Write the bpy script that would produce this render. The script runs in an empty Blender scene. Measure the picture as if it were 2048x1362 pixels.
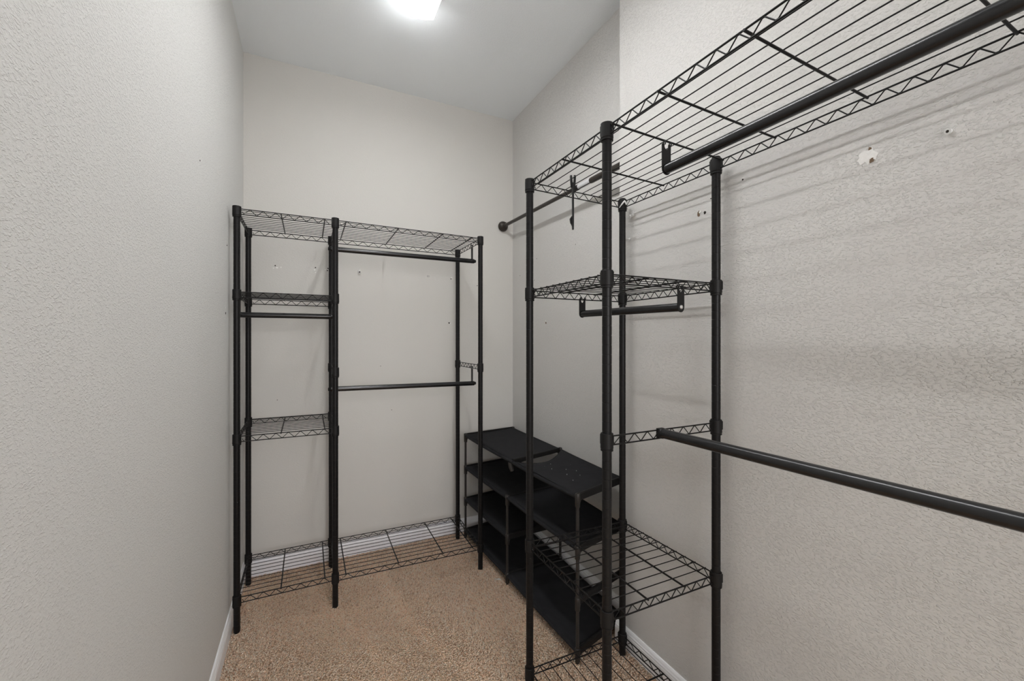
import bpy, math, random
import numpy as np
from mathutils import Vector, Matrix

random.seed(7)
rng = np.random.default_rng(7)
PI = math.pi
scene = bpy.context.scene
COL = scene.collection

# ------------------------------------------------------------------ camera
cam_d = bpy.data.cameras.new('camera')
cam_d.sensor_width = 36.0
cam_d.lens = 833.3 / 2048 * 36.0
cam_d.shift_y = -4.0 / 2048
cam_d.clip_start = 0.02
cam = bpy.data.objects.new('camera', cam_d)
COL.objects.link(cam)
cam.location = (0, 0, 1.2664)
cam.rotation_euler = (PI / 2, 0, -math.radians(26.11))
scene.camera = cam

# ------------------------------------------------------------------ light
LAMP_STRENGTH = 23.0
FILL_POWER = 44.0
world = bpy.data.worlds.new('world')
scene.world = world
world.use_nodes = True
world.node_tree.nodes['Background'].inputs[0].default_value = (0.86, 0.88, 0.92, 1)
world.node_tree.nodes['Background'].inputs[1].default_value = 0.5

dl = bpy.data.lights.new('fill_light', 'AREA')
dl.shape = 'RECTANGLE'
dl.size = 1.5
dl.size_y = 1.6
dl.energy = FILL_POWER
dl.color = (1.0, 0.975, 0.97)
dlo = bpy.data.objects.new('fill_light', dl)
COL.objects.link(dlo)
dlo.location = (0.44, -2.5, 1.75)
dlo.rotation_euler = (PI / 2 - math.radians(16), 0, 0)   # added fill lamp outside the front wall, evens out the room, shines towards +Y

scene.view_settings.view_transform = 'Standard'
scene.view_settings.look = 'None'
scene.view_settings.exposure = 0.60
scene.view_settings.gamma = 1.0
scene.view_settings.use_curve_mapping = False

# ------------------------------------------------------------------ room numbers
XL, XFAR, XNEAR = -0.307, 1.285, 1.176      # left wall, far right wall, jutting near right wall
YB, YSTEP, YF = 2.61, 1.376, -1.15           # back wall, step of the right wall, front wall
ZC = 2.785


# ------------------------------------------------------------------ mesh helpers
class MB:
    def __init__(self):
        self.v, self.f, self.s = [], [], []

    def add(self, vs, fs, smooth=True):
        o = len(self.v)
        self.v += [tuple(p) for p in vs]
        for f in fs:
            self.f.append(tuple(i + o for i in f))
            self.s.append(smooth)

    def tube(self, pts, r, n=8, cap=True, smooth=True):
        pts = [Vector(p) for p in pts]
        rs = r if isinstance(r, (list, tuple)) else [r] * len(pts)
        vs, fs = [], []
        t0 = (pts[1] - pts[0]).normalized()
        ref = Vector((0, 0, 1)) if abs(t0.z) < 0.9 else Vector((1, 0, 0))
        nrm = t0.cross(ref).normalized()
        for i, p in enumerate(pts):
            if i == 0:
                t = t0
            elif i == len(pts) - 1:
                t = (pts[i] - pts[i - 1]).normalized()
            else:
                t = ((pts[i + 1] - p).normalized() + (p - pts[i - 1]).normalized())
                t = t.normalized() if t.length > 1e-6 else t0
            nrm = (nrm - t * nrm.dot(t)).normalized()
            b = t.cross(nrm)
            for k in range(n):
                a = 2 * PI * k / n
                vs.append(p + (nrm * math.cos(a) + b * math.sin(a)) * rs[i])
        for i in range(len(pts) - 1):
            for k in range(n):
                k2 = (k + 1) % n
                fs.append((i * n + k, i * n + k2, (i + 1) * n + k2, (i + 1) * n + k))
        self.add(vs, fs, smooth)
        if cap:
            m = (len(pts) - 1) * n
            self.add(vs[:n], [tuple(reversed(range(n)))], False)
            self.add(vs[m:], [tuple(range(n))], False)

    def lathe(self, prof, c=(0, 0, 0), n=16, axis='z', cap=True, smooth=True, hard=False):
        if hard:                                   # crisp edges between the rings
            for i in range(len(prof) - 1):
                self.lathe(prof[i:i + 2], c, n, axis, False, smooth)
            if cap:
                self.lathe([(prof[0][0], prof[0][1]), (prof[0][0], prof[0][1] + 1e-5)], c, n, axis, True, smooth)
                self.lathe([(prof[-1][0], prof[-1][1] - 1e-5), (prof[-1][0], prof[-1][1])], c, n, axis, True, smooth)
            return
        vs, fs = [], []
        for r, h in prof:
            for k in range(n):
                a = 2 * PI * k / n
                x, y = r * math.cos(a), r * math.sin(a)
                if axis == 'z':
                    p = (c[0] + x, c[1] + y, c[2] + h)
                elif axis == 'y':
                    p = (c[0] + x, c[1] + h, c[2] - y)
                else:
                    p = (c[0] + h, c[1] + x, c[2] + y)
                vs.append(p)
        for i in range(len(prof) - 1):
            for k in range(n):
                k2 = (k + 1) % n
                fs.append((i * n + k, i * n + k2, (i + 1) * n + k2, (i + 1) * n + k))
        self.add(vs, fs, smooth)
        if cap:
            m = (len(prof) - 1) * n
            self.add(vs[:n], [tuple(reversed(range(n)))], False)
            self.add(vs[m:], [tuple(range(n))], False)

    def box(self, lo, hi):
        x0, y0, z0 = lo
        x1, y1, z1 = hi
        vs = [(x0, y0, z0), (x1, y0, z0), (x1, y1, z0), (x0, y1, z0),
              (x0, y0, z1), (x1, y0, z1), (x1, y1, z1), (x0, y1, z1)]
        self.add(vs, [(0, 3, 2, 1), (4, 5, 6, 7), (0, 1, 5, 4), (1, 2, 6, 5), (2, 3, 7, 6), (3, 0, 4, 7)], False)

    def prism(self, poly, axis_vec, origin, u, v, thick, smooth=False):
        """poly of (a, b) in the plane spanned by u and v at origin, extruded thick along axis_vec."""
        o, u, v, w = Vector(origin), Vector(u), Vector(v), Vector(axis_vec)
        n = len(poly)
        vs = [o + u * a + v * b - w * thick / 2 for a, b in poly] + [o + u * a + v * b + w * thick / 2 for a, b in poly]
        fs = [tuple(reversed(range(n))), tuple(range(n, 2 * n))]
        for k in range(n):
            k2 = (k + 1) % n
            fs.append((k, k2, n + k2, n + k))
        self.add(vs, fs, smooth)

    def bar(self, a, b, w, h):
        """rectangular bar from a to b: w sideways, h upwards."""
        a, b = Vector(a), Vector(b)
        t = (b - a).normalized()
        s = t.cross(Vector((0, 0, 1))).normalized() * (w / 2)
        u = Vector((0, 0, h / 2))
        vs = [a - s - u, a + s - u, a + s + u, a - s + u, b - s - u, b + s - u, b + s + u, b - s + u]
        self.add(vs, [(0, 1, 2, 3), (7, 6, 5, 4), (0, 4, 5, 1), (1, 5, 6, 2), (2, 6, 7, 3), (3, 7, 4, 0)], False)

    def mesh(self, name, mat):
        m = bpy.data.meshes.new(name)
        m.from_pydata(self.v, [], self.f)
        m.polygons.foreach_set('use_smooth', self.s)
        m.materials.append(mat)
        m.update()
        return m

    def build(self, name, mat, parent=None):
        return link(name, self.mesh(name, mat), parent)


def link(name, mesh, parent=None, loc=None):
    o = bpy.data.objects.new(name, mesh)
    COL.objects.link(o)
    if parent is not None:
        o.parent = parent
    if loc is not None:
        o.location = loc
    return o


def tag(o, label=None, cat=None, group=None, kind=None):
    if label: o['label'] = label
    if cat: o['category'] = cat
    if group: o['group'] = group
    if kind: o['kind'] = kind
    return o


def empty(name, loc=(0, 0, 0), rz=0.0):
    o = bpy.data.objects.new(name, None)
    COL.objects.link(o)
    o.empty_display_size = 0.05
    o.location = loc
    o.rotation_euler = (0, 0, rz)
    return o


# ------------------------------------------------------------------ materials
def new_mat(name):
    m = bpy.data.materials.new(name)
    m.use_nodes = True
    nt = m.node_tree
    return m, nt, nt.nodes['Principled BSDF']


def nd(nt, typ, **kw):
    n = nt.nodes.new(typ)
    for k, v in kw.items():
        if hasattr(n, k):
            setattr(n, k, v)
        else:
            n.inputs[k].default_value = v
    return n


def simple(name, col, rough, spec=0.5, metal=0.0, noise=0.0, nscale=60, bump=0.0, bscale=400):
    m, nt, b = new_mat(name)
    b.inputs['Base Color'].default_value = (*col, 1)
    b.inputs['Roughness'].default_value = rough
    b.inputs['Specular IOR Level'].default_value = spec
    b.inputs['Metallic'].default_value = metal
    tc = nd(nt, 'ShaderNodeTexCoord')
    if noise:
        n = nd(nt, 'ShaderNodeTexNoise')
        n.inputs['Scale'].default_value = nscale
        n.inputs['Detail'].default_value = 4
        nt.links.new(tc.outputs['Object'], n.inputs['Vector'])
        mx = nd(nt, 'ShaderNodeMixRGB')
        mx.inputs[1].default_value = (*[c * (1 - noise) for c in col], 1)
        mx.inputs[2].default_value = (*[min(1, c * (1 + noise)) for c in col], 1)
        nt.links.new(n.outputs[0], mx.inputs[0])
        nt.links.new(mx.outputs[0], b.inputs['Base Color'])
    if bump:
        n2 = nd(nt, 'ShaderNodeTexNoise')
        n2.inputs['Scale'].default_value = bscale
        nt.links.new(tc.outputs['Object'], n2.inputs['Vector'])
        bp = nd(nt, 'ShaderNodeBump')
        bp.inputs['Strength'].default_value = bump
        bp.inputs['Distance'].default_value = 0.001
        nt.links.new(n2.outputs[0], bp.inputs['Height'])
        nt.links.new(bp.outputs[0], b.inputs['Normal'])
    return m


def wall_material(name, col, fleck=1.0, pebble=1.0, dist=0.0016, fs=150, fd=0.4, axis='x', ps=230):
    """painted drywall with a sprayed and knocked-down texture."""
    m, nt, b = new_mat(name)
    b.inputs['Roughness'].default_value = 0.62
    b.inputs['Specular IOR Level'].default_value = 0.28
    L = nt.links.new
    tc = nd(nt, 'ShaderNodeTexCoord')
    # paint colour, very slightly uneven
    n0 = nd(nt, 'ShaderNodeTexNoise')
    n0.inputs['Scale'].default_value = 2.2
    n0.inputs['Detail'].default_value = 3
    L(tc.outputs['Object'], n0.inputs['Vector'])
    mx = nd(nt, 'ShaderNodeMixRGB')
    mx.inputs[1].default_value = (*[c * 0.985 for c in col], 1)
    mx.inputs[2].default_value = (*[c * 1.015 for c in col], 1)
    L(n0.outputs[0], mx.inputs[0])
    L(mx.outputs[0], b.inputs['Base Color'])
    # pebbly orange peel
    n1 = nd(nt, 'ShaderNodeTexNoise')
    n1.inputs['Scale'].default_value = ps
    n1.inputs['Detail'].default_value = 3
    n1.inputs['Roughness'].default_value = 0.55
    n1.inputs['Distortion'].default_value = 0.6
    L(tc.outputs['Object'], n1.inputs['Vector'])
    # short trowel flecks: two sets of stretched, thresholded noise lying at different slants
    last = None
    for ang, seed, lo in ((38, 0.0, .54), (-34, 7.3, .57)):
        mp = nd(nt, 'ShaderNodeMapping')
        mp.inputs['Rotation'].default_value = (math.radians(ang), math.radians(ang), 0)
        mp.inputs['Location'].default_value = (seed, seed * .7, seed * 1.3)
        mp.inputs['Scale'].default_value = (1.0, 0.5, 1.0) if axis == 'x' else (0.5, 1.0, 1.0)
        L(tc.outputs['Object'], mp.inputs['Vector'])
        n2 = nd(nt, 'ShaderNodeTexNoise')
        n2.inputs['Scale'].default_value = fs
        n2.inputs['Detail'].default_value = 2.5
        n2.inputs['Roughness'].default_value = 0.55
        n2.inputs['Distortion'].default_value = fd
        L(mp.outputs[0], n2.inputs['Vector'])
        r2 = nd(nt, 'ShaderNodeMapRange')
        r2.inputs['From Min'].default_value = lo
        r2.inputs['From Max'].default_value = lo + 0.12
        L(n2.outputs[0], r2.inputs['Value'])
        if last is None:
            last = r2
        else:
            mxm = nd(nt, 'ShaderNodeMath', operation='MAXIMUM')
            L(last.outputs[0], mxm.inputs[0])
            L(r2.outputs[0], mxm.inputs[1])
            r2 = mxm
    a = nd(nt, 'ShaderNodeMath', operation='MULTIPLY')
    a.inputs[1].default_value = pebble
    L(n1.outputs[0], a.inputs[0])
    c = nd(nt, 'ShaderNodeMath', operation='MULTIPLY_ADD')
    c.inputs[1].default_value = fleck
    L(r2.outputs[0], c.inputs[0])
    L(a.outputs[0], c.inputs[2])
    bp = nd(nt, 'ShaderNodeBump')
    bp.inputs['Strength'].default_value = 1.0
    bp.inputs['Distance'].default_value = dist
    L(c.outputs[0], bp.inputs['Height'])
    L(bp.outputs[0], b.inputs['Normal'])
    return m


M = {}
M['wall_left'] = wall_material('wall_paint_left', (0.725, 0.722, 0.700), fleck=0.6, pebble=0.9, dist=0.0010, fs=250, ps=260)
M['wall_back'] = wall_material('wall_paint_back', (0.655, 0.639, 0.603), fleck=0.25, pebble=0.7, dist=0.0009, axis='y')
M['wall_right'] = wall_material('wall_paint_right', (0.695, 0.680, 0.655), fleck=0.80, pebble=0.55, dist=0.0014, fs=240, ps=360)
M['ceiling'] = wall_material('ceiling_paint', (0.93, 0.965, 0.99), fleck=0.1, pebble=1.0, dist=0.0012)
M['trim'] = simple('white_trim_paint', (0.93, 0.935, 0.95), 0.35, 0.5, noise=0.02)
M['black'] = simple('black_powder_coat', (0.0065, 0.006, 0.0062), 0.40, 0.26, noise=0.15, nscale=90, bump=0.15, bscale=900)
M['black_rod'] = simple('black_rod_enamel', (0.007, 0.007, 0.008), 0.25, 0.6, noise=0.1)
M['sleeve'] = simple('black_plastic', (0.0075, 0.007, 0.007), 0.5, 0.28, noise=0.1)
M['bronze'] = simple('dark_bronze_metal', (0.045, 0.038, 0.032), 0.38, 0.5, metal=0.4, noise=0.15)
M['fabric'] = simple('black_nonwoven_fabric', (0.018, 0.018, 0.020), 0.9, 0.2, noise=0.35, nscale=25, bump=0.6, bscale=700)
M['rack_tube'] = simple('dark_grey_plastic', (0.026, 0.023, 0.021), 0.45, 0.45, noise=0.15)
M['steel'] = simple('zinc_screw', (0.75, 0.74, 0.72), 0.3, 0.5, metal=0.9)
M['white_plastic'] = simple('white_plastic', (0.82, 0.82, 0.80), 0.4, 0.5, noise=0.03)
M['label'] = simple('silver_white_label', (0.72, 0.72, 0.74), 0.35, 0.5, noise=0.1, nscale=120)
M['plaster'] = simple('bare_plaster', (0.86, 0.85, 0.82), 0.9, 0.2, noise=0.08, nscale=120, bump=0.8, bscale=300)
M['hole'] = simple('dark_hole', (0.035, 0.03, 0.026), 0.9, 0.1)
M['brown_hole'] = simple('torn_paper_brown', (0.17, 0.12, 0.08), 0.9, 0.1, noise=0.3, nscale=300)


def emis(name, col, s):
    """acrylic diffuser lit by a tube running along its middle: brightest under the tube."""
    m, nt, b = new_mat(name)
    b.inputs['Base Color'].default_value = (0.8, 0.8, 0.8, 1)
    b.inputs['Emission Color'].default_value = (*col, 1)
    L = nt.links.new
    tc = nd(nt, 'ShaderNodeTexCoord')
    sp = nd(nt, 'ShaderNodeSeparateXYZ')
    L(tc.outputs['Object'], sp.inputs[0])
    q = nd(nt, 'ShaderNodeMath', operation='MULTIPLY'); L(sp.outputs[0], q.inputs[0]); L(sp.outputs[0], q.inputs[1])
    q2 = nd(nt, 'ShaderNodeMath', operation='MULTIPLY'); L(q.outputs[0], q2.inputs[0]); q2.inputs[1].default_value = -1 / 0.015 ** 2
    ex = nd(nt, 'ShaderNodeMath', operation='EXPONENT'); L(q2.outputs[0], ex.inputs[0])
    ma = nd(nt, 'ShaderNodeMath', operation='MULTIPLY_ADD'); L(ex.outputs[0], ma.inputs[0])
    ma.inputs[1].default_value = s * 3.3
    ma.inputs[2].default_value = s * 0.13
    L(ma.outputs[0], b.inputs['Emission Strength'])
    return m


M['diffuser'] = emis('lit_acrylic_diffuser', (0.985, 0.99, 1.0), LAMP_STRENGTH)


def carpet_material():
    m, nt, b = new_mat('carpet_yarn')
    b.inputs['Roughness'].default_value = 0.95
    b.inputs['Specular IOR Level'].default_value = 0.0
    L = nt.links.new
    at = nd(nt, 'ShaderNodeAttribute', attribute_name='yarn')
    L(at.outputs['Color'], b.inputs['Base Color'])
    return m


M['yarn'] = carpet_material()
M['backing'] = simple('carpet_backing', (0.88, 0.62, 0.43), 0.95, 0.1, noise=0.35, nscale=140, bump=1.0, bscale=220)


# ------------------------------------------------------------------ structure
def struct(name, mb, mat):
    o = mb.build(name, mat)
    o['kind'] = 'structure'
    return o


mb = MB(); mb.box((XL - 0.1, YF - 0.1, -0.06), (1.45, YB + 0.1, -0.006)); floor = struct('floor', mb, M['backing'])
mb = MB(); mb.box((XL - 0.1, YF - 0.1, ZC), (1.45, YB + 0.1, ZC + 0.08)); struct('ceiling', mb, M['ceiling'])
mb = MB(); mb.box((XL - 0.1, YF - 0.1, -0.012), (XL, YB + 0.1, ZC)); wall_left = struct('wall_left', mb, M['wall_left'])
mb = MB(); mb.box((XL, YB, -0.012), (XFAR, YB + 0.1, ZC)); wall_back = struct('wall_back', mb, M['wall_back'])
mb = MB()
e = 0.006
foot = [(XFAR, YB + 0.1), (XFAR, YSTEP), (XNEAR + e, YSTEP)]
foot += [(XNEAR + e - e * math.sin(a), YSTEP - e + e * math.cos(a)) for a in (PI / 6, PI / 3)]
foot += [(XNEAR, YSTEP - e), (XNEAR, YF - 0.1), (1.45, YF - 0.1), (1.45, YB + 0.1)]
mb.prism(foot, (0, 0, 1), (0, 0, (ZC - 0.012) / 2), (1, 0, 0), (0, 1, 0), ZC + 0.012)
wall_right = struct('wall_right', mb, M['wall_right'])
# front wall behind the camera with the open doorway
mb = MB()
mb.box((XL, YF - 0.1, -0.012), (-0.12, YF, ZC))
mb.box((1.0, YF - 0.1, -0.012), (XNEAR, YF, ZC))
mb.box((-0.12, YF - 0.1, 2.18), (1.0, YF, ZC))
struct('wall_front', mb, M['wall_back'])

BB = [(0, 0), (0.012, 0), (0.012, 0.056), (0.0105, 0.060), (0.0105, 0.066), (0.0085, 0.069), (0.007, 0.076), (0.004, 0.082), (0, 0.083)]


def baseboard(name, p0, p1, inward):
    """profile swept from p0 to p1 along the wall; inward = unit vector into the room."""
    mb = MB()
    a, b, w = Vector((*p0, -0.012)), Vector((*p1, -0.012)), Vector((*inward, 0))
    n = len(BB)
    vs = [a + w * x + Vector((0, 0, z + (0.012 if z else 0))) for x, z in BB] + [b + w * x + Vector((0, 0, z + (0.012 if z else 0))) for x, z in BB]
    fs = [(k, (k + 1) % n, n + (k + 1) % n, n + k) for k in range(n)] + [tuple(range(n)), tuple(reversed(range(n, 2 * n)))]
    mb.add(vs, fs, False)
    return struct(name, mb, M['trim'])


baseboard('baseboard_left', (XL, YF), (XL, YB), (1, 0))
baseboard('baseboard_back', (XL + 0.0125, YB), (XFAR - 0.0125, YB), (0, -1))
baseboard('baseboard_right_far', (XFAR, YSTEP + 0.0125), (XFAR, YB), (-1, 0))
baseboard('baseboard_right_step', (XNEAR, YSTEP), (XFAR, YSTEP), (0, 1))
baseboard('baseboard_right_near', (XNEAR, YF), (XNEAR, YSTEP + 0.012), (-1, 0))


# ------------------------------------------------------------------ carpet pile (nobody could count the tufts)
def carpet():
    x0, x1, y0, y1 = XL + 0.014, XFAR - 0.014, 0.35, YB - 0.013
    step = 0.0046
    xs = np.arange(x0, x1, step)
    ys = np.arange(y0, y1, step)
    gx, gy = np.meshgrid(xs, ys)
    px = gx.ravel() + rng.uniform(-.5, .5, gx.size) * step
    py = gy.ravel() + rng.uniform(-.5, .5, gx.size) * step
    keep = ~((px > XNEAR - 0.013) & (py < YSTEP + 0.013))
    px, py = px[keep], py[keep]
    n = px.size

    def field(sx, sy, ph, k=6):
        f = np.zeros(n)
        r2 = np.random.default_rng(ph)
        for _ in range(k):
            a = r2.uniform(0, 2 * PI); w = r2.uniform(0.5, 1.6)
            f += np.sin((px * math.cos(a) * sx + py * math.sin(a) * sy) * w + r2.uniform(0, 6.28))
        return f / math.sqrt(k)
    lean_a = field(9, 6, 3) * 1.5 + rng.normal(0, 1.2, n)
    lean = np.abs(rng.normal(0.0068, 0.0022, n))
    h = rng.uniform(0.0055, 0.0085, n) + 0.0007 * field(14, 8, 11)
    r = rng.uniform(0.0015, 0.0023, n)
    tw = rng.uniform(0, 2 * PI, n)
    bz = -0.006
    V = np.zeros((n, 7, 3), np.float32)
    dx, dy = np.cos(lean_a) * lean, np.sin(lean_a) * lean
    for k in range(3):
        a = tw + 2 * PI * k / 3
        V[:, k, 0] = px + np.cos(a) * r; V[:, k, 1] = py + np.sin(a) * r; V[:, k, 2] = bz
        a2 = a + 1.1
        V[:, 3 + k, 0] = px + dx * .45 + np.cos(a2) * r * 1.35
        V[:, 3 + k, 1] = py + dy * .45 + np.sin(a2) * r * 1.35
        V[:, 3 + k, 2] = bz + h * .62
    V[:, 6, 0] = px + dx * 1.25; V[:, 6, 1] = py + dy * 1.25; V[:, 6, 2] = bz + h
    F = np.array([[0, 1, 4], [0, 4, 3], [1, 2, 5], [1, 5, 4], [2, 0, 3], [2, 3, 5], [3, 4, 6], [4, 5, 6], [5, 3, 6]], np.int32)
    faces = (F[None] + (np.arange(n, dtype=np.int32) * 7)[:, None, None]).reshape(-1)
    m = bpy.data.meshes.new('carpet_pile')
    m.vertices.add(n * 7)
    m.vertices.foreach_set('co', V.reshape(-1))
    nf = n * 9
    m.loops.add(nf * 3)
    m.loops.foreach_set('vertex_index', faces)
    m.polygons.add(nf)
    m.polygons.foreach_set('loop_start', np.arange(0, nf * 3, 3, dtype=np.int32))
    m.polygons.foreach_set('loop_total', np.full(nf, 3, np.int32))
    m.polygons.foreach_set('use_smooth', np.ones(nf, bool))
    m.update(calc_edges=True)
    # yarn colours: four heathered shades, brushed lighter tracks
    shades = np.array([[0.93, 0.72, 0.55], [0.86, 0.61, 0.44], [0.62, 0.40, 0.275], [0.97, 0.83, 0.69]])
    pick = rng.choice(4, n, p=[.36, .30, .12, .22])
    c = shades[pick] * rng.uniform(.82, 1.15, n)[:, None]
    tr = np.clip(field(16, 3.2, 21) * .5, -1, 1)
    track = np.exp(-((px - 0.49 + 0.28 * (py - 1.7) - 0.03 * np.sin(py * 6)) / 0.03) ** 2) + 0.8 * np.exp(-((px - 0.13 + 0.35 * (py - 2.05) - .02 * np.sin(py * 11)) / 0.022) ** 2) + .8 * np.exp(-((py - 2.08 + .25 * (px - .1)) / .02) ** 2) * np.exp(-((px - .1) / .16) ** 2)
    c = c * (1 + .06 * tr + (.26 + .05 * np.sin(py * 30)) * track)[:, None]
    c = c / np.maximum(1.0, c.max(1) / 0.97)[:, None]
    colr = np.ones((n, 7, 4), np.float32)
    colr[:, :, :3] = c[:, None, :]
    at = m.color_attributes.new('yarn', 'FLOAT_COLOR', 'POINT')
    at.data.foreach_set('color', colr.reshape(-1))
    m.materials.append(M['yarn'])
    o = link('carpet_pile', m)
    tag(o, 'beige brown twisted cut-pile carpet covering the closet floor', 'carpet', kind='stuff')


carpet()

# ------------------------------------------------------------------ ceiling light
lx, ly0, ly1 = 0.424, 0.62, 1.825
root = empty('ceiling_light', (lx, (ly0 + ly1) / 2, ZC))
tag(root, 'long white wraparound ceiling light, lit, with a bowed acrylic diffuser', 'lamp')
hl = (ly1 - ly0) / 2
mb = MB()
mb.prism([(-0.078, 0), (-0.082, -0.066), (0.082, -0.066), (0.078, 0)], (0, 1, 0), (0, 0, 0), (1, 0, 0), (0, 0, 1), 2 * hl - 0.004)
mb.build('housing', M['white_plastic'], root)
prof = [(-0.083, -0.064), (-0.083, -0.088), (-0.080, -0.096)]
for k in range(1, 8):
    t = -1 + 2 * k / 8
    prof.append((0.080 * t, -0.096 - 0.017 * (1 - t * t)))
prof += [(0.080, -0.096), (0.083, -0.088), (0.083, -0.064)]
mb = MB(); mb.prism(prof, (0, 1, 0), (0, 0, 0), (1, 0, 0), (0, 0, 1), 2 * hl, False)
mb.build('diffuser', M['diffuser'], root)

# ------------------------------------------------------------------ wire racks
POST_R = 0.0128


def make_post_mesh():
    mb = MB()
    prof = [(POST_R - 0.001, -0.0055), (POST_R, -0.0045)]
    z = 0.03
    while z < 1.80:
        prof += [(POST_R, z - 0.0014), (POST_R - 0.0004, z - 0.0009), (POST_R - 0.0004, z + 0.0009), (POST_R, z + 0.0014)]
        z += 0.0254
    prof += [(POST_R, 1.826), (POST_R - 0.001, 1.828)]
    mb.lathe(prof, n=18, hard=True)
    return mb.mesh('post', M['black'])


def make_sleeve_mesh(top=False):
    mb = MB()
    zt = 0.010
    prof = [(0.0130, zt), (0.0158, zt), (0.0166, zt - 0.001), (0.0170, zt - 0.033), (0.0172, zt - 0.0395),
            (0.0158, zt - 0.0405), (0.0158, zt - 0.042), (0.0166, zt - 0.0425), (0.0164, zt - 0.0465), (0.0130, zt - 0.047)]
    if top:
        prof = [(0.0148, zt - 0.001)] + prof[1:]
        prof = [(0.001, zt + 0.001), (0.010, zt + 0.0008), (0.0148, zt)] + prof[2:]
    mb.lathe(list(reversed(prof)), n=20, cap=top, hard=True)
    # small seam tabs of the split sleeve
    for a in (0.6, 0.6 + PI):
        cx, cy = 0.0166 * math.cos(a), 0.0166 * math.sin(a)
        mb.box((cx - 0.0016, cy - 0.0016, zt - 0.030), (cx + 0.0016, cy + 0.0016, zt - 0.004))
    return mb.mesh('corner_sleeve', M['sleeve'])


POST = make_post_mesh()
SLEEVE = make_sleeve_mesh()
SLEEVE_TOP = make_sleeve_mesh(True)
TR_H = 0.0235


def truss(mb, a, b, nper, off=0.0145, rt=0.0021, rb=0.0021, rz=0.0015, h=TR_H):
    a, b = Vector(a), Vector(b)
    t = (b - a).normalized()
    L = (b - a).length
    a2, b2 = a + t * off, b - t * off
    dn = Vector((0, 0, -h))
    mb.tube([a2, b2], rt, 8)
    mb.tube([a2 + dn, b2 + dn], rb, 8)
    L2 = L - 2 * off - 0.020
    n = nper * 2
    pts = []
    s0 = a2 + t * 0.010
    for k in range(n + 1):
        zz = -h + 0.002 if k % 2 == 0 else -0.002
        c = s0 + t * (L2 * k / n) + Vector((0, 0, zz))
        if k == 0:
            pts.append(c + Vector((0, 0, 0.010)) - t * 0.004)
        w = L2 / n * 0.10
        pts.append(c - t * w if k else c)
        if 0 < k < n: pts.append(c + t * w)
    mb.tube(pts, rz, 5)


def shelf(root, name, x0, x1, y0, y1, z, run='x', nw=10, bars=(), per=(7, 7), corners=(1, 1, 1, 1), top=False, dz=(0, 0, 0, 0), ends=(1, 1)):
    """z at corner order (x0,y0),(x1,y0),(x0,y1),(x1,y1) = z + dz."""
    def Z(x, y):
        u, v = (x - x0) / (x1 - x0), (y - y0) / (y1 - y0)
        return z + dz[0] * (1 - u) * (1 - v) + dz[1] * u * (1 - v) + dz[2] * (1 - u) * v + dz[3] * u * v

    def P(x, y, d=0.0): return Vector((x, y, Z(x, y) + d))
    mb = MB()
    truss(mb, P(x0, y0), P(x1, y0), per[0]); truss(mb, P(x0, y1), P(x1, y1), per[0])
    if ends[0]: truss(mb, P(x0, y0), P(x0, y1), per[1])
    if ends[1]: truss(mb, P(x1, y0), P(x1, y1), per[1])
    sh = mb.build(name, M['black'], root)
    for i in range(nw):
        mb = MB()
        if run == 'x':
            y = y0 + (y1 - y0) * (i + 1) / (nw + 1)
            mb.tube([P(x0 - 0.001, y, 0.0026), P(x1 + 0.001, y, 0.0026)], 0.00145, 6)
        else:
            x = x0 + (x1 - x0) * (i + 1) / (nw + 1)
            mb.tube([P(x, y0 - 0.001, 0.0026), P(x, y1 + 0.001, 0.0026)], 0.00145, 6)
        mb.build('deck_wire', M['black'], sh)
    for c in bars:
        mb = MB()
        if run == 'x':
            mb.tube([P(c, y0 - 0.003, -0.0018), P(c, y1 + 0.003, -0.0018)], 0.0028, 8)
        else:
            mb.tube([P(x0 - 0.003, c, -0.0018), P(x1 + 0.003, c, -0.0018)], 0.0028, 8)
        mb.build('crossbar', M['black'], sh)
    for k, (x, y) in enumerate([(x0, y0), (x1, y0), (x0, y1), (x1, y1)]):
        if corners[k]:
            link('corner_sleeve', SLEEVE_TOP if top else SLEEVE, sh, (x, y, Z(x, y)))
    return sh


def side_truss(root, x, y0, y1, z, per):
    mb = MB()
    truss(mb, (x, y0, z), (x, y1, z), per)
    o = mb.build('side_truss', M['black'], root)
    for y in (y0, y1): link('corner_sleeve', SLEEVE, o, (x, y, z))
    return o


def bracket_outline(w, h, r):
    """plate hanging h below the wire it hooks on; round foot of radius r; two prongs and a V notch at the top."""
    pts = [(-w / 2, -h)]
    for k in range(1, 8):
        a = PI + PI * k / 8
        pts.append((w / 2 * math.cos(a), -h + r * math.sin(a)))
    pts += [(w / 2, -h), (w / 2, 0.001), (w * 0.42, 0.004), (w * 0.24, 0.003), (w * 0.22, -0.006), (w * .08, -0.012), (-w * .08, -0.012), (-w * 0.22, -0.006), (-w * 0.24, 0.003), (-w * 0.42, 0.004), (-w / 2, 0.001)]
    return pts


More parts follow.
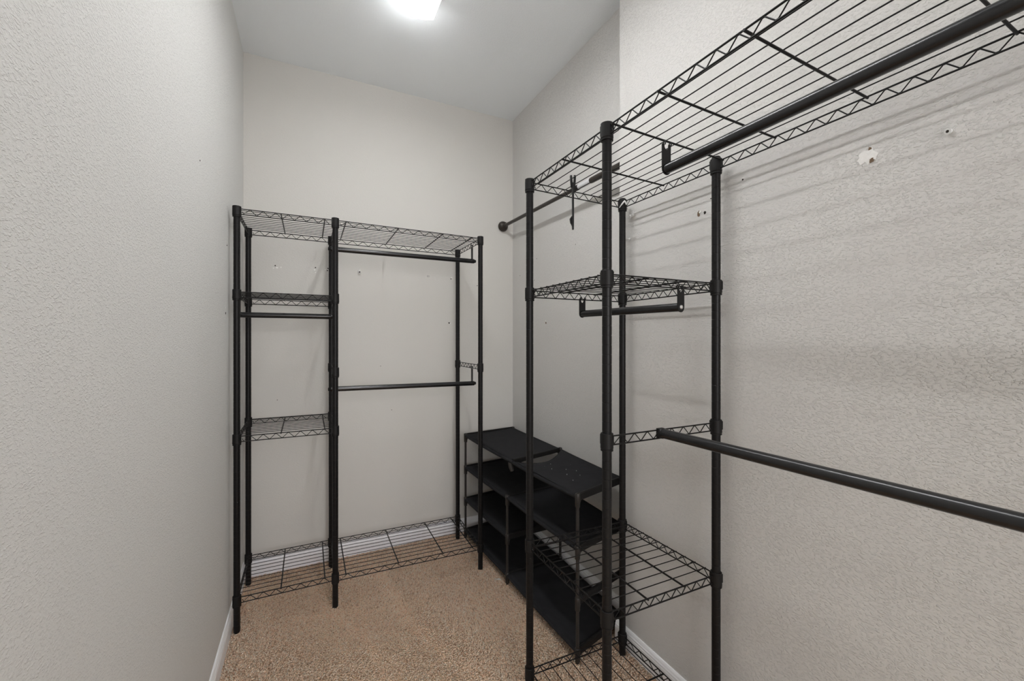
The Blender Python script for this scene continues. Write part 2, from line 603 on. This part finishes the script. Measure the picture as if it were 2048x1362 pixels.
def hanging_rod(root, a, b, r, hook_z, ends=(1, 1), screws=(0, 0), over=0.0, w=0.040):
    a, b = Vector(a), Vector(b)
    t = (b - a).normalized()
    side = t.cross(Vector((0, 0, 1))).normalized()
    mb = MB()
    mb.tube([a - t * over, b + t * over], r, 24)
    rod = mb.build('hanging_rod', M['black_rod'], root)
    for k, (p, s) in enumerate(((a, -1), (b, 1))):
        if not ends[k]: continue
        mb = MB()
        h = hook_z - p.z
        q = Vector((p.x, p.y, hook_z)) + t * s * 0.0012
        mb.prism(bracket_outline(w, h, w / 2), t, q, side, (0, 0, 1), 0.0022)
        # the two lips bent over the wire
        for c in (-1, 1):
            pts = []
            for j in range(6):
                ang = PI * j / 5
                pts.append(q + side * (c * w * 0.34) + t * (-s) * (0.0035 - 0.0035 * math.cos(ang)) + Vector((0, 0, 0.004 + 0.0035 * math.sin(ang))))
            pts.append(pts[-1] + Vector((0, 0, -0.006)))
            mb.tube(pts, 0.0019, 6)
        mb.build('bracket', M['sleeve'], rod)
        if over:
            mb = MB()
            c = p + t * s * over
            mb.tube([c, c + t * s * 0.004, c + t * s * 0.010, c + t * s * 0.012], [r * 0.98, r * 0.75, r * 0.7, r * 0.5], 16)
            mb.build('end_cap', M['sleeve'], rod)
        if screws[k]:
            mb = MB()
            c = p + t * s * 0.0022
            mb.tube([c, c + t * s * 0.002, c + t * s * 0.0032], [0.0062, 0.006, 0.004], 14)
            mb.box(tuple(c + t * s * 0.0028 - Vector((.0008, .0015, .004))), tuple(c + t * s * 0.0028 + Vector((.0008, .0015, .004))))
            o = mb.build('screw', M['steel'], rod)
            o['label'] = 'silver screw head'
    return rod


# ---- back rack
WL1, WL2, DL = 0.392, 0.737, 0.387
rackL = empty('wire_closet_rack', (-0.275, 2.138, 0))
tag(rackL, 'black wire closet rack standing against the back wall in the left corner', 'rack')
for x in (0, WL1, WL1 + WL2):
    for y in (0, DL):
        link('post', POST, rackL, (x, y, 0))
X1, X2 = WL1, WL1 + WL2
shelf(rackL, 'top_shelf', 0, X1, 0, DL, 1.824, 'x', 10, (0.167, 0.347), (7, 7), (1, 1, 1, 1), True, (.004, .002, .002, 0))
shelf(rackL, 'top_shelf', X1, X2, 0, DL, 1.822, 'x', 10, (X1 + .047, X1 + .294, X1 + .525, X1 + .69), (12, 7), (0, 1, 0, 1), True, (.004, -.004, 0, -.003))
shelf(rackL, 'middle_shelf', 0, X1, 0, DL, 1.468, 'x', 10, (0.167, 0.347), (7, 7))
shelf(rackL, 'middle_shelf', 0, X1, 0, DL, 0.845, 'x', 10, (0.167, 0.347), (7, 7), dz=(-.002, -.002, .004, .004))
shelf(rackL, 'bottom_shelf', 0, X1, 0, DL, 0.146, 'x', 10, (0.167, 0.347), (7, 7))
shelf(rackL, 'bottom_shelf', X1, X2, 0, DL, 0.146, 'x', 10, (X1 + .047, X1 + .294, X1 + .525, X1 + .69), (12, 7), (0, 1, 0, 1), False, (-.004, -.018, 0, -.008))
side_truss(rackL, X1, 0, DL, 1.119, 7)
side_truss(rackL, X2, 0, DL, 1.119, 7)
yr = 0.139
hanging_rod(rackL, (X1 - .002, yr, 1.716), (X2 + .002, yr, 1.716), 0.0128, 1.800, over=0.012, w=0.026)
hanging_rod(rackL, (X1 - .002, yr, 1.012), (X2 + .002, yr, 1.006), 0.0128, 1.098, over=0.012, w=0.026)
hanging_rod(rackL, (-0.004, yr, 1.376), (X1 - .006, yr, 1.376), 0.0128, 1.446, w=0.026)

# ---- right rack (local x runs from the far end towards the camera, local y towards the wall)
WR1, WR2, DR = 0.428, 0.845, 0.424
rackR = empty('wire_closet_rack', (0.712, 1.309, 0), -PI / 2)
tag(rackR, 'tall black wire closet rack in the foreground along the right wall', 'rack')
X1, X2 = WR1, WR1 + WR2
for x in (0, X1, X2):
    for y in (0, DR):
        link('post', POST, rackR, (x, y, 0))
shelf(rackR, 'top_shelf', 0, X1, 0, DR, 1.822, 'x', 10, (0.214,), (8, 8), (1, 1, 1, 1), True, (.003, .004, -.008, -.010), (1, 0))
shelf(rackR, 'top_shelf', X1, X2, 0, DR, 1.824, 'x', 10, (X1 + .023, X1 + .180, X1 + .388, X1 + .610, X1 + .80), (17, 8), (0, 1, 0, 1), True, (.003, .003, -.011, -.011), (0, 1))
shelf(rackR, 'middle_shelf', 0, X1, 0, DR, 1.437, 'y', 10, (0.143, 0.286), (9, 9))
shelf(rackR, 'middle_shelf', 0, X1, 0, DR, 0.535, 'y', 10, (0.143, 0.286), (9, 9), dz=(.005, .003, -.005, 0))
shelf(rackR, 'bottom_shelf', 0, X1, 0, DR, 0.078, 'x', 10, (0.214,), (8, 8), dz=(.006, .002, -.004, -.004))
shelf(rackR, 'bottom_shelf', X1, X2, 0, DR, 0.078, 'x', 10, (X1 + .023, X1 + .180, X1 + .388, X1 + .610, X1 + .80), (17, 8), (0, 1, 0, 1))
side_truss(rackR, X1, 0, DR, 1.006, 8)
side_truss(rackR, X2, 0, DR, 1.006, 8)
# upper rod hooked on the crossbar, lower rod clamped to the side trusses
hanging_rod(rackR, (X1 + .026, .188, 1.740), (X1 + .80, .188, 1.741), 0.0140, 1.806, w=0.033)
hanging_rod(rackR, (0.004, .226, 1.360), (X1 + .004, .266, 1.358), 0.0128, 1.414, screws=(0, 1), w=0.030)
# lower rod
mb = MB(); mb.tube([(X1 + .012, .190, 0.998), (X2 - .012, .190, 1.010)], 0.0135, 24)
rod = mb.build('hanging_rod', M['black_rod'], rackR)
for xx, zz, s in ((X1, 0.998, 1), (X2, 1.010, -1)):
    mb = MB()
    mb.lathe([(0.0120, 0), (0.0150, 0.001), (0.0152, 0.009), (0.0135, 0.012)], (xx + s * 0.003 if s > 0 else xx - 0.015, .190, zz), 20, 'x')
    mb.box((xx - 0.004, .190 - 0.011, zz - 0.014), (xx + 0.004, .190 + 0.011, 1.011))
    mb.build('clamp', M['sleeve'], rod)

# ------------------------------------------------------------------ shoe rack
FR = [(.902, 2.512), (.925, 1.942), (.945, 1.347)]
BK = [(1.262, 2.560), (1.256, 1.955), (1.240, 1.430)]
TZ = [0.648, 0.445, 0.243, 0.045]
sr = empty('shoe_rack', (0.925, 1.942, 0))
tag(sr, 'low black fabric shoe rack, sagging and half apart, against the right wall', 'shoe rack')
ox, oy = 0.925, 1.942


def S(p, z): return Vector((p[0] - ox, p[1] - oy, z))


def gusset(mb, p, q, z, size=0.034, th=0.010):
    """curved bracket under the bar p->q at post p."""
    a, b = S(p, z), S(q, z)
    u = (b - a).normalized()
    w = u.cross(Vector((0, 0, 1)))
    poly = [(0, 0.012), (size, 0.012), (size, 0.000)]
    for k in range(1, 7):
        t = PI / 2 * k / 6
        poly.append((size - (size - 0.009) * math.sin(t), -(size) + size * math.cos(t) - 0.004))
    poly += [(0.009, -size - 0.008), (0, -size - 0.008)]
    mb.prism(poly, w, a, u, (0, 0, 1), th)


def sr_post(p, z1, row, joints, q):
    mb = MB()
    mb.tube([S(p, -0.005), S(p, z1)], 0.0068, 12)
    po = mb.build('post', M['rack_tube'], sr)
    for z in joints:
        mb = MB()
        mb.lathe([(0.0085, -0.040), (0.0098, -0.038), (0.0102, 0.0), (0.0102, 0.012), (0.0085, 0.014)], S(p, z), 14)
        if z > 0.1: gusset(mb, p, q, z)
        mb.build('connector', M['rack_tube'], po)
    return po


for i in range(3):
    zt = TZ[0] if i != 1 else TZ[1]
    js = [z for z in TZ if z <= zt + .001]
    sr_post(FR[i], zt, 'f', js, BK[i])
    sr_post(BK[i], TZ[0], 'b', [z for z in TZ], FR[i])
# the loose joint of the top tier: its front middle has slid towards the camera
JF = (0.921, 1.868)
mb = MB()
c = S((0.922, 1.888), TZ[0] - 0.005)
mb.tube([c + Vector((-.004, .006, -.002)), c + Vector((-.002, .004, -.022)), c + Vector((.004, 0, -.045))], [0.0115, 0.0110, 0.0095], 14)
o = mb.build('connector', M['rack_tube'], sr)
o['label'] = 'loose grey tube connector dangling from the top tier'


def side_bar(p, q, z, h=0.024):
    mb = MB()
    mb.bar(S(p, z - 0.002), S(q, z - 0.002), 0.011, h)
    mb.tube([S(p, z + h / 2 - 0.002), S(q, z + h / 2 - 0.002)], 0.0055, 8)
    return mb.build('side_bar', M['sleeve'], sr)


for k, z in enumerate(TZ):
    for i in (0, 2):
        side_bar(FR[i], BK[i], z)
    if k == 0:
        side_bar(JF, BK[1], z + 0.004, 0.018)
    else:
        side_bar(FR[1], BK[1], z)


def rail(p, q, z0, z1=None, r=0.0085):
    mb = MB()
    z1 = z0 if z1 is None else z1
    a, b = S(p, z0), S(q, z1)
    pts = [a.lerp(b, t / 6) + Vector((0, 0, -0.004 * math.sin(PI * t / 6))) for t in range(7)]
    mb.tube(pts, r, 12)
    return mb.build('rail', M['fabric'], sr)


def cloth(p0, q0, p1, q1, z, sag=0.010, cut=0.0, name='fabric_shelf', zz=None, fold=0.0):
    """quad p0 (front far) q0 (back far) p1 (front near) q1 (back near); cut = how far the far edge gives way."""
    nu, nv = 14, 22
    th = 0.0018
    vs = []
    for lay in (0, 1):
        for j in range(nv + 1):
            for i in range(nu + 1):
                u, v = i / nu, j / nv
                a = Vector(p0).lerp(Vector(q0), u)
                b = Vector(p1).lerp(Vector(q1), u)
                if cut:
                    g = cut * (math.sin(PI * min(1, u * 1.02)) ** 0.7) * (1.25 - .5 * u)
                    d = (b - a)
                    a = a + d.normalized() * g
                p = a.lerp(b, v)
                s = -sag * (math.sin(PI * u) ** 0.8) * (math.sin(PI * v) ** 0.6 if not cut else (0.55 + .45 * math.sin(PI * v)))
                s += 0.0016 * math.sin(u * 9 + v * 5) * math.sin(PI * u) + fold * math.sin(PI * u) * math.exp(-((v - .3) / .12) ** 2)
                vs.append((p.x - ox, p.y - oy, z + s + 0.008 - lay * th))
    W = nu + 1
    N = W * (nv + 1)
    fs = []
    for j in range(nv):
        for i in range(nu):
            a = j * W + i
            fs.append((a, a + 1, a + 1 + W, a + W))
            fs.append((N + a, N + a + W, N + a + 1 + W, N + a + 1))
    for j in range(nv):
        a = j * W; fs.append((a, a + W, N + a + W, N + a))
        a = j * W + nu; fs.append((a + W, a, N + a, N + a + W))
    for i in range(nu):
        fs.append((i + 1, i, N + i, N + i + 1))
        a = nv * W + i; fs.append((a, a + 1, N + a + 1, N + a))
    mb = MB(); mb.add(vs, fs, True)
    return mb.build(name, M['fabric'], sr)


# top tier
cloth(FR[0], BK[0], JF, BK[1], TZ[0], 0.010)
cloth((0.922, 1.850), (1.252, 1.940), FR[2], BK[2], TZ[0], 0.012, cut=0.085)
rail(FR[0], (0.921, 1.862), TZ[0]); rail((0.921, 1.872), FR[2], TZ[0] - .002, TZ[0])
rail(BK[0], BK[1], TZ[0]); rail(BK[1], BK[2], TZ[0])
# second tier, full length
for i in (0, 1):
    cloth(FR[i], BK[i], FR[i + 1], BK[i + 1], TZ[1], 0.022)
    rail(FR[i], FR[i + 1], TZ[1]); rail(BK[i], BK[i + 1], TZ[1])
# third tier, far bay only
cloth(FR[0], BK[0], FR[1], BK[1], TZ[2], 0.014)
rail(FR[0], FR[1], TZ[2]); rail(BK[0], BK[1], TZ[2])
# bottom tier
for i in (0, 1):
    cloth(FR[i], BK[i], FR[i + 1], BK[i + 1], TZ[3], 0.024, fold=0.018 * i)
    rail(FR[i], FR[i + 1], TZ[3]); rail(BK[i], BK[i + 1], TZ[3])
mb = MB()
for u, v in ((.30, .36), (.24, .40), (.34, .44), (.52, .52), (.62, .60), (.45, .33), (.55, .70), (.40, .62), (.20, .30), (.33, .75), (.70, .45)):
    a = Vector(FR[1]).lerp(Vector(FR[2]), v); b = Vector(BK[1]).lerp(Vector(BK[2]), v)
    p = a.lerp(b, u)
    s = random.uniform(.0005, .0011)
    mb.tube([(p.x - ox, p.y - oy, TZ[0] - .003), (p.x - ox + s, p.y - oy + s, TZ[0] + .0005)], s, 5)
tag(mb.build('lint', M['white_plastic'], sr), kind='stuff')

# ------------------------------------------------------------------ tension rod across the far right alcove
XR_ = 1.206
root = empty('tension_rod', (XR_, 2.0, 2.02))
tag(root, 'dark bronze tension rod high across the alcove in the far right corner', 'rod')


def R(y): return (0, y - 2.0, 2.037 - 0.026 * (YB - y) / (YB - 1.40) - 2.02)


mb = MB(); mb.tube([R(YB - .030), R(1.735)], 0.0108, 20); mb.build('thin_tube', M['bronze'], root)
mb = MB(); mb.tube([R(1.765), R(1.750), R(1.705)], [0.0112, 0.0135, 0.0137], 20); mb.build('collar', M['sleeve'], root)
mb = MB(); mb.tube([R(1.705), R(1.610)], 0.0132, 20); o = mb.build('label_sleeve', M['label'], root); o['label'] = 'white and silver paper label wrapped round the tube'
mb = MB(); mb.tube([R(1.610), R(1.600), R(YSTEP + .022)], [0.0132, 0.0142, 0.0140], 20); mb.build('thick_tube', M['bronze'], root)
fin = [(0.030, 0.0), (0.034, -0.003), (0.0355, -0.009), (0.0345, -0.015), (0.0325, -0.0165), (0.0330, -0.019), (0.0300, -0.026), (0.0240, -0.032), (0.0170, -0.036), (0.0150, -0.038), (0.0165, -0.041), (0.0150, -0.045), (0.0112, -0.047)]
c = R(YB)
mb = MB(); mb.lathe([(r, h) for r, h in fin], (0, YB - 2.0 - .0005, c[2]), 24, 'y'); mb.build('end_cap', M['bronze'], root)
c = R(YSTEP)
mb = MB(); mb.lathe([(0.017, 0.0), (0.018, 0.004), (0.016, 0.016), (0.013, 0.024)], (0.010, YSTEP - 2.0 + .0005, c[2]), 20, 'y'); mb.build('end_cap', M['bronze'], root)

# ------------------------------------------------------------------ loose hook bracket hanging from the deck wires
root = empty('hook_bracket', (0.826, 1.205, 1.83))
tag(root, 'loose black metal hook bracket dangling edge-on from the top shelf wires', 'bracket')
mb = MB()
ca, sa = math.cos(math.radians(62)), math.sin(math.radians(62))
u = (ca, sa, 0); w = (-sa, ca, 0)
mb.prism([(-.010, -.025), (.010, -.025), (.010, -.150), (.006, -.158), (.012, -.172), (.002, -.186), (-.006, -.186), (-.008, -.165), (-.010, -.150)], w, (0, 0, 0), u, (0, 0, 1), 0.0055)
mb.build('plate', M['sleeve'], root)
for s in (-1, 1):
    mb = MB()
    q = Vector(w) * (s * 0.0042)
    mb.tube([q + Vector((0, 0, -.040)), q * 1.3 + Vector((0, 0, -.018)), q * 1.6 + Vector((0, 0, .000)), q * 1.5 + Vector(u) * .006 + Vector((0, 0, .003)), q * 1.3 + Vector(u) * .011 + Vector((0, 0, -.004))], [.0038, .0045, .0042, .0036, .0026], 8)
    mb.build('prong', M['sleeve'], root)
mb = MB()
mb.tube([Vector(w) * .002 + Vector((0, 0, -.140)), Vector(w) * .0075 + Vector((0, 0, -.150)), Vector(w) * .006 + Vector((0, 0, -.162)), Vector(w) * -.001 + Vector((0, 0, -.178))], [.003, .0045, .004, .002], 8)
mb.build('foot', M['sleeve'], root)

# ------------------------------------------------------------------ white tie on the rear post
root = empty('plastic_tie', (1.136, 1.309, 1.80))
tag(root, 'twisted white plastic tie draped over the top of the rear corner post', 'tie')
mb = MB()
pts = []
for k in range(11):
    a = -2.9 + 2.6 * k / 10
    pts.append((0.0195 * math.cos(a), 0.0195 * math.sin(a), 0.014 - 0.030 * abs(k / 10 - .42) / .5))
mb.tube(pts, [.0012, .002, .0028, .0032, .0034, .0034, .0034, .003, .0028, .0022, .0015], 6)
mb.tube([(-0.006, -0.0195, 0.012), (0.002, -0.022, -0.002), (0.010, -0.0205, -0.016)], [.0022, .003, .0018], 6)
mb.build('strap', M['white_plastic'], root)


# ------------------------------------------------------------------ wall marks, anchors and patches
def blob(center, nrm, up, rad, th, seed, n=13, jag=0.35, mat='plaster', name='plaster_patch', parent=None, stretch=1.0):
    rr = random.Random(seed)
    nrm, up = Vector(nrm), Vector(up)
    sd = up.cross(nrm).normalized()
    poly = []
    for k in range(n):
        a = 2 * PI * k / n
        q = rad * (1 + jag * (rr.random() - .5) * 2)
        poly.append((q * math.cos(a) * stretch, q * math.sin(a)))
    mb = MB()
    mb.prism(poly, nrm, Vector(center) + nrm * (th / 2 - 0.0004), sd, up, th)
    return mb.build(name, M[mat], parent)


def anchor(center, nrm, rad, label, group=None, mat='white_plastic', length=0.006, tilt=(0, 0, 0), hole=True, tails=0, seed=1):
    """plastic wall plug standing proud of the wall with its dark screw hole."""
    nrm = Vector(nrm)
    rt = empty('wall_anchor', center)
    tag(rt, label, 'wall anchor', group)
    d = (nrm + Vector(tilt)).normalized()
    mb = MB()
    mb.tube([-nrm * 0.002, d * length * .6, d * length], [rad * 0.85, rad, rad * 1.25], 12)
    rr = random.Random(seed)
    for k in range(tails):
        v = Vector((nrm.x * .3, rr.uniform(-1, 1) if abs(nrm.x) > .5 else nrm.y, rr.uniform(-1.2, .8)))
        v = v.normalized() * rr.uniform(.010, .020)
        s = d * length * .5
        mb.tube([s, s + v * .6 + nrm * .004, s + v + nrm * .002], [.0036, .0030, .0014], 6)
    mb.build('plug', M[mat], rt)
    if hole:
        mb = MB()
        e0 = d * (length - 0.0008)
        mb.tube([e0, e0 + d * 0.0012], rad * 0.55, 10)
        mb.build('screw_hole', M['hole'], rt)
    return rt


bw, up = (0, -1, 0), (0, 0, 1)
# back wall
for i, (x, z, r, m) in enumerate([(-.160, 1.664, .0035, 'hole'), (-.150, 1.654, .0055, 'plaster'), (-.132, 1.657, .0030, 'plaster'), (-.168, 1.650, .0030, 'plaster'),
                                  (.039, 1.668, .0040, 'hole'), (.035, 1.655, .0045, 'plaster'), (.039, 1.640, .003, 'plaster'), (.104, 1.668, .0035, 'hole'), (.101, 1.655, .0035, 'hole'), (.090, 1.660, .003, 'plaster'),
                                  (.690, 1.660, .005, 'plaster'), (.837, 1.654, .0035, 'hole'), (.842, 1.662, .004, 'plaster'), (.824, 1.367, .0055, 'hole'), (.832, 1.364, .003, 'plaster'),
                                  (.395, 1.10, .0022, 'hole'), (-.15, .93, .0022, 'hole'), (.46, .83, .002, 'hole'), (1.02, 1.62, .003, 'hole')]):
    o = blob((x, YB, z), bw, up, r, 0.0012, i + 3, mat=m, name='screw_hole' if m == 'hole' else 'plaster_chip', parent=wall_back)
anchor((.273, YB, 1.668), bw, .0080, 'white plastic wall anchor on the back wall, left of the two below the rod', length=.022, tilt=(0, 0, -.6))
anchor((.684, YB, 1.664), bw, .0062, 'small white curled wall anchor on the back wall near the right post', length=.008, tilt=(.5, 0, -.6), hole=False, seed=4)
# far right wall
nr = (-1, 0, 0)
for i, (y, z, r, m) in enumerate([(2.158, 1.360, .0060, 'brown_hole'), (2.16, 1.372, .004, 'plaster'), (2.358, 1.714, .0030, 'hole'), (2.27, 1.765, .0025, 'hole'), (2.30, 1.635, .0025, 'hole'), (1.85, 1.77, .0025, 'hole'), (2.50, 1.69, .0025, 'hole')]):
    blob((XFAR, y, z), nr, up, r, 0.0012, i + 40, mat=m, name='plaster_chip' if m == 'plaster' else 'screw_hole', parent=wall_right)
# near right wall
K = XNEAR / 1.225


def NW(y, z): return (XNEAR, y * K, 1.2664 + (z - 1.2664) * K)


o = blob(NW(.531, 1.710), nr, up, .0165, 0.0016, 77, n=17, jag=.30, parent=wall_right, stretch=1.15)
o['label'] = 'torn white plaster patch'
c = NW(.522, 1.697); blob((c[0] - .0012, c[1], c[2]), nr, up, .0048, 0.0014, 78, mat='brown_hole', name='screw_hole', parent=wall_right)
blob(NW(.525, 1.727), nr, up, .0035, 0.0020, 79, mat='brown_hole', name='screw_hole', parent=wall_right)
blob(NW(1.018, 1.702), nr, up, .0078, 0.0018, 80, mat='brown_hole', name='screw_hole', parent=wall_right, stretch=.7)
blob(NW(1.012, 1.706), nr, up, .0040, 0.0028, 81, mat='plaster', name='plaster_chip', parent=wall_right)
blob(NW(.993, 1.698), nr, up, .0045, 0.0015, 82, mat='hole', name='screw_hole', parent=wall_right)
blob(NW(.97, 1.74), nr, up, .0020, 0.0012, 83, mat='hole', name='screw_hole', parent=wall_right)
blob(NW(.855, 1.765), nr, up, .0025, 0.0012, 84, mat='hole', name='screw_hole', parent=wall_right)
a = anchor(NW(.385, 1.707), nr, .0052, 'tan wall anchor poking out high on the right wall beside the plaster patch', mat='white_plastic', length=.007, tilt=(0, .3, -.2))
anchor((XNEAR, 1.290, 1.762), nr, .0050, 'split white wall anchor with ragged tails under the rear corner post top', length=.010, tilt=(0, .2, -.1), hole=False, tails=6, seed=11)
anchor((XNEAR, 1.312, 1.673), nr, .0050, 'thin white wall anchor leaning from the right wall behind the rear post', length=.016, tilt=(0, -.3, -.6), hole=False, seed=5)
# left wall
for i, (y, z, r, m) in enumerate([(2.105, 1.672, .006, 'plaster'), (2.11, 1.660, .003, 'hole'), (2.075, 1.395, .006, 'plaster'), (2.08, 1.372, .004, 'hole'), (1.62, 1.83, .002, 'hole')]):
    blob((XL, y, z), (1, 0, 0), up, r, 0.0015, i + 60, mat=m, name='screw_hole' if m == 'hole' else 'plaster_chip', parent=wall_left)

# white scrap on the carpet
rt = empty('paper_scrap', (0.898, 1.995, 0.003))
tag(rt, 'tiny white scrap of plastic lying on the carpet beside the shoe rack', 'scrap')
mb = MB()
mb.tube([(-.012, .002, 0), (-.003, 0, .002), (.006, -.003, .001), (.010, -.007, 0)], [.0012, .0028, .0026, .001], 6)
mb.tube([(-.018, .006, 0), (-.012, .008, .001)], [.0012, .0018], 6)
mb.build('scrap', M['white_plastic'], rt)
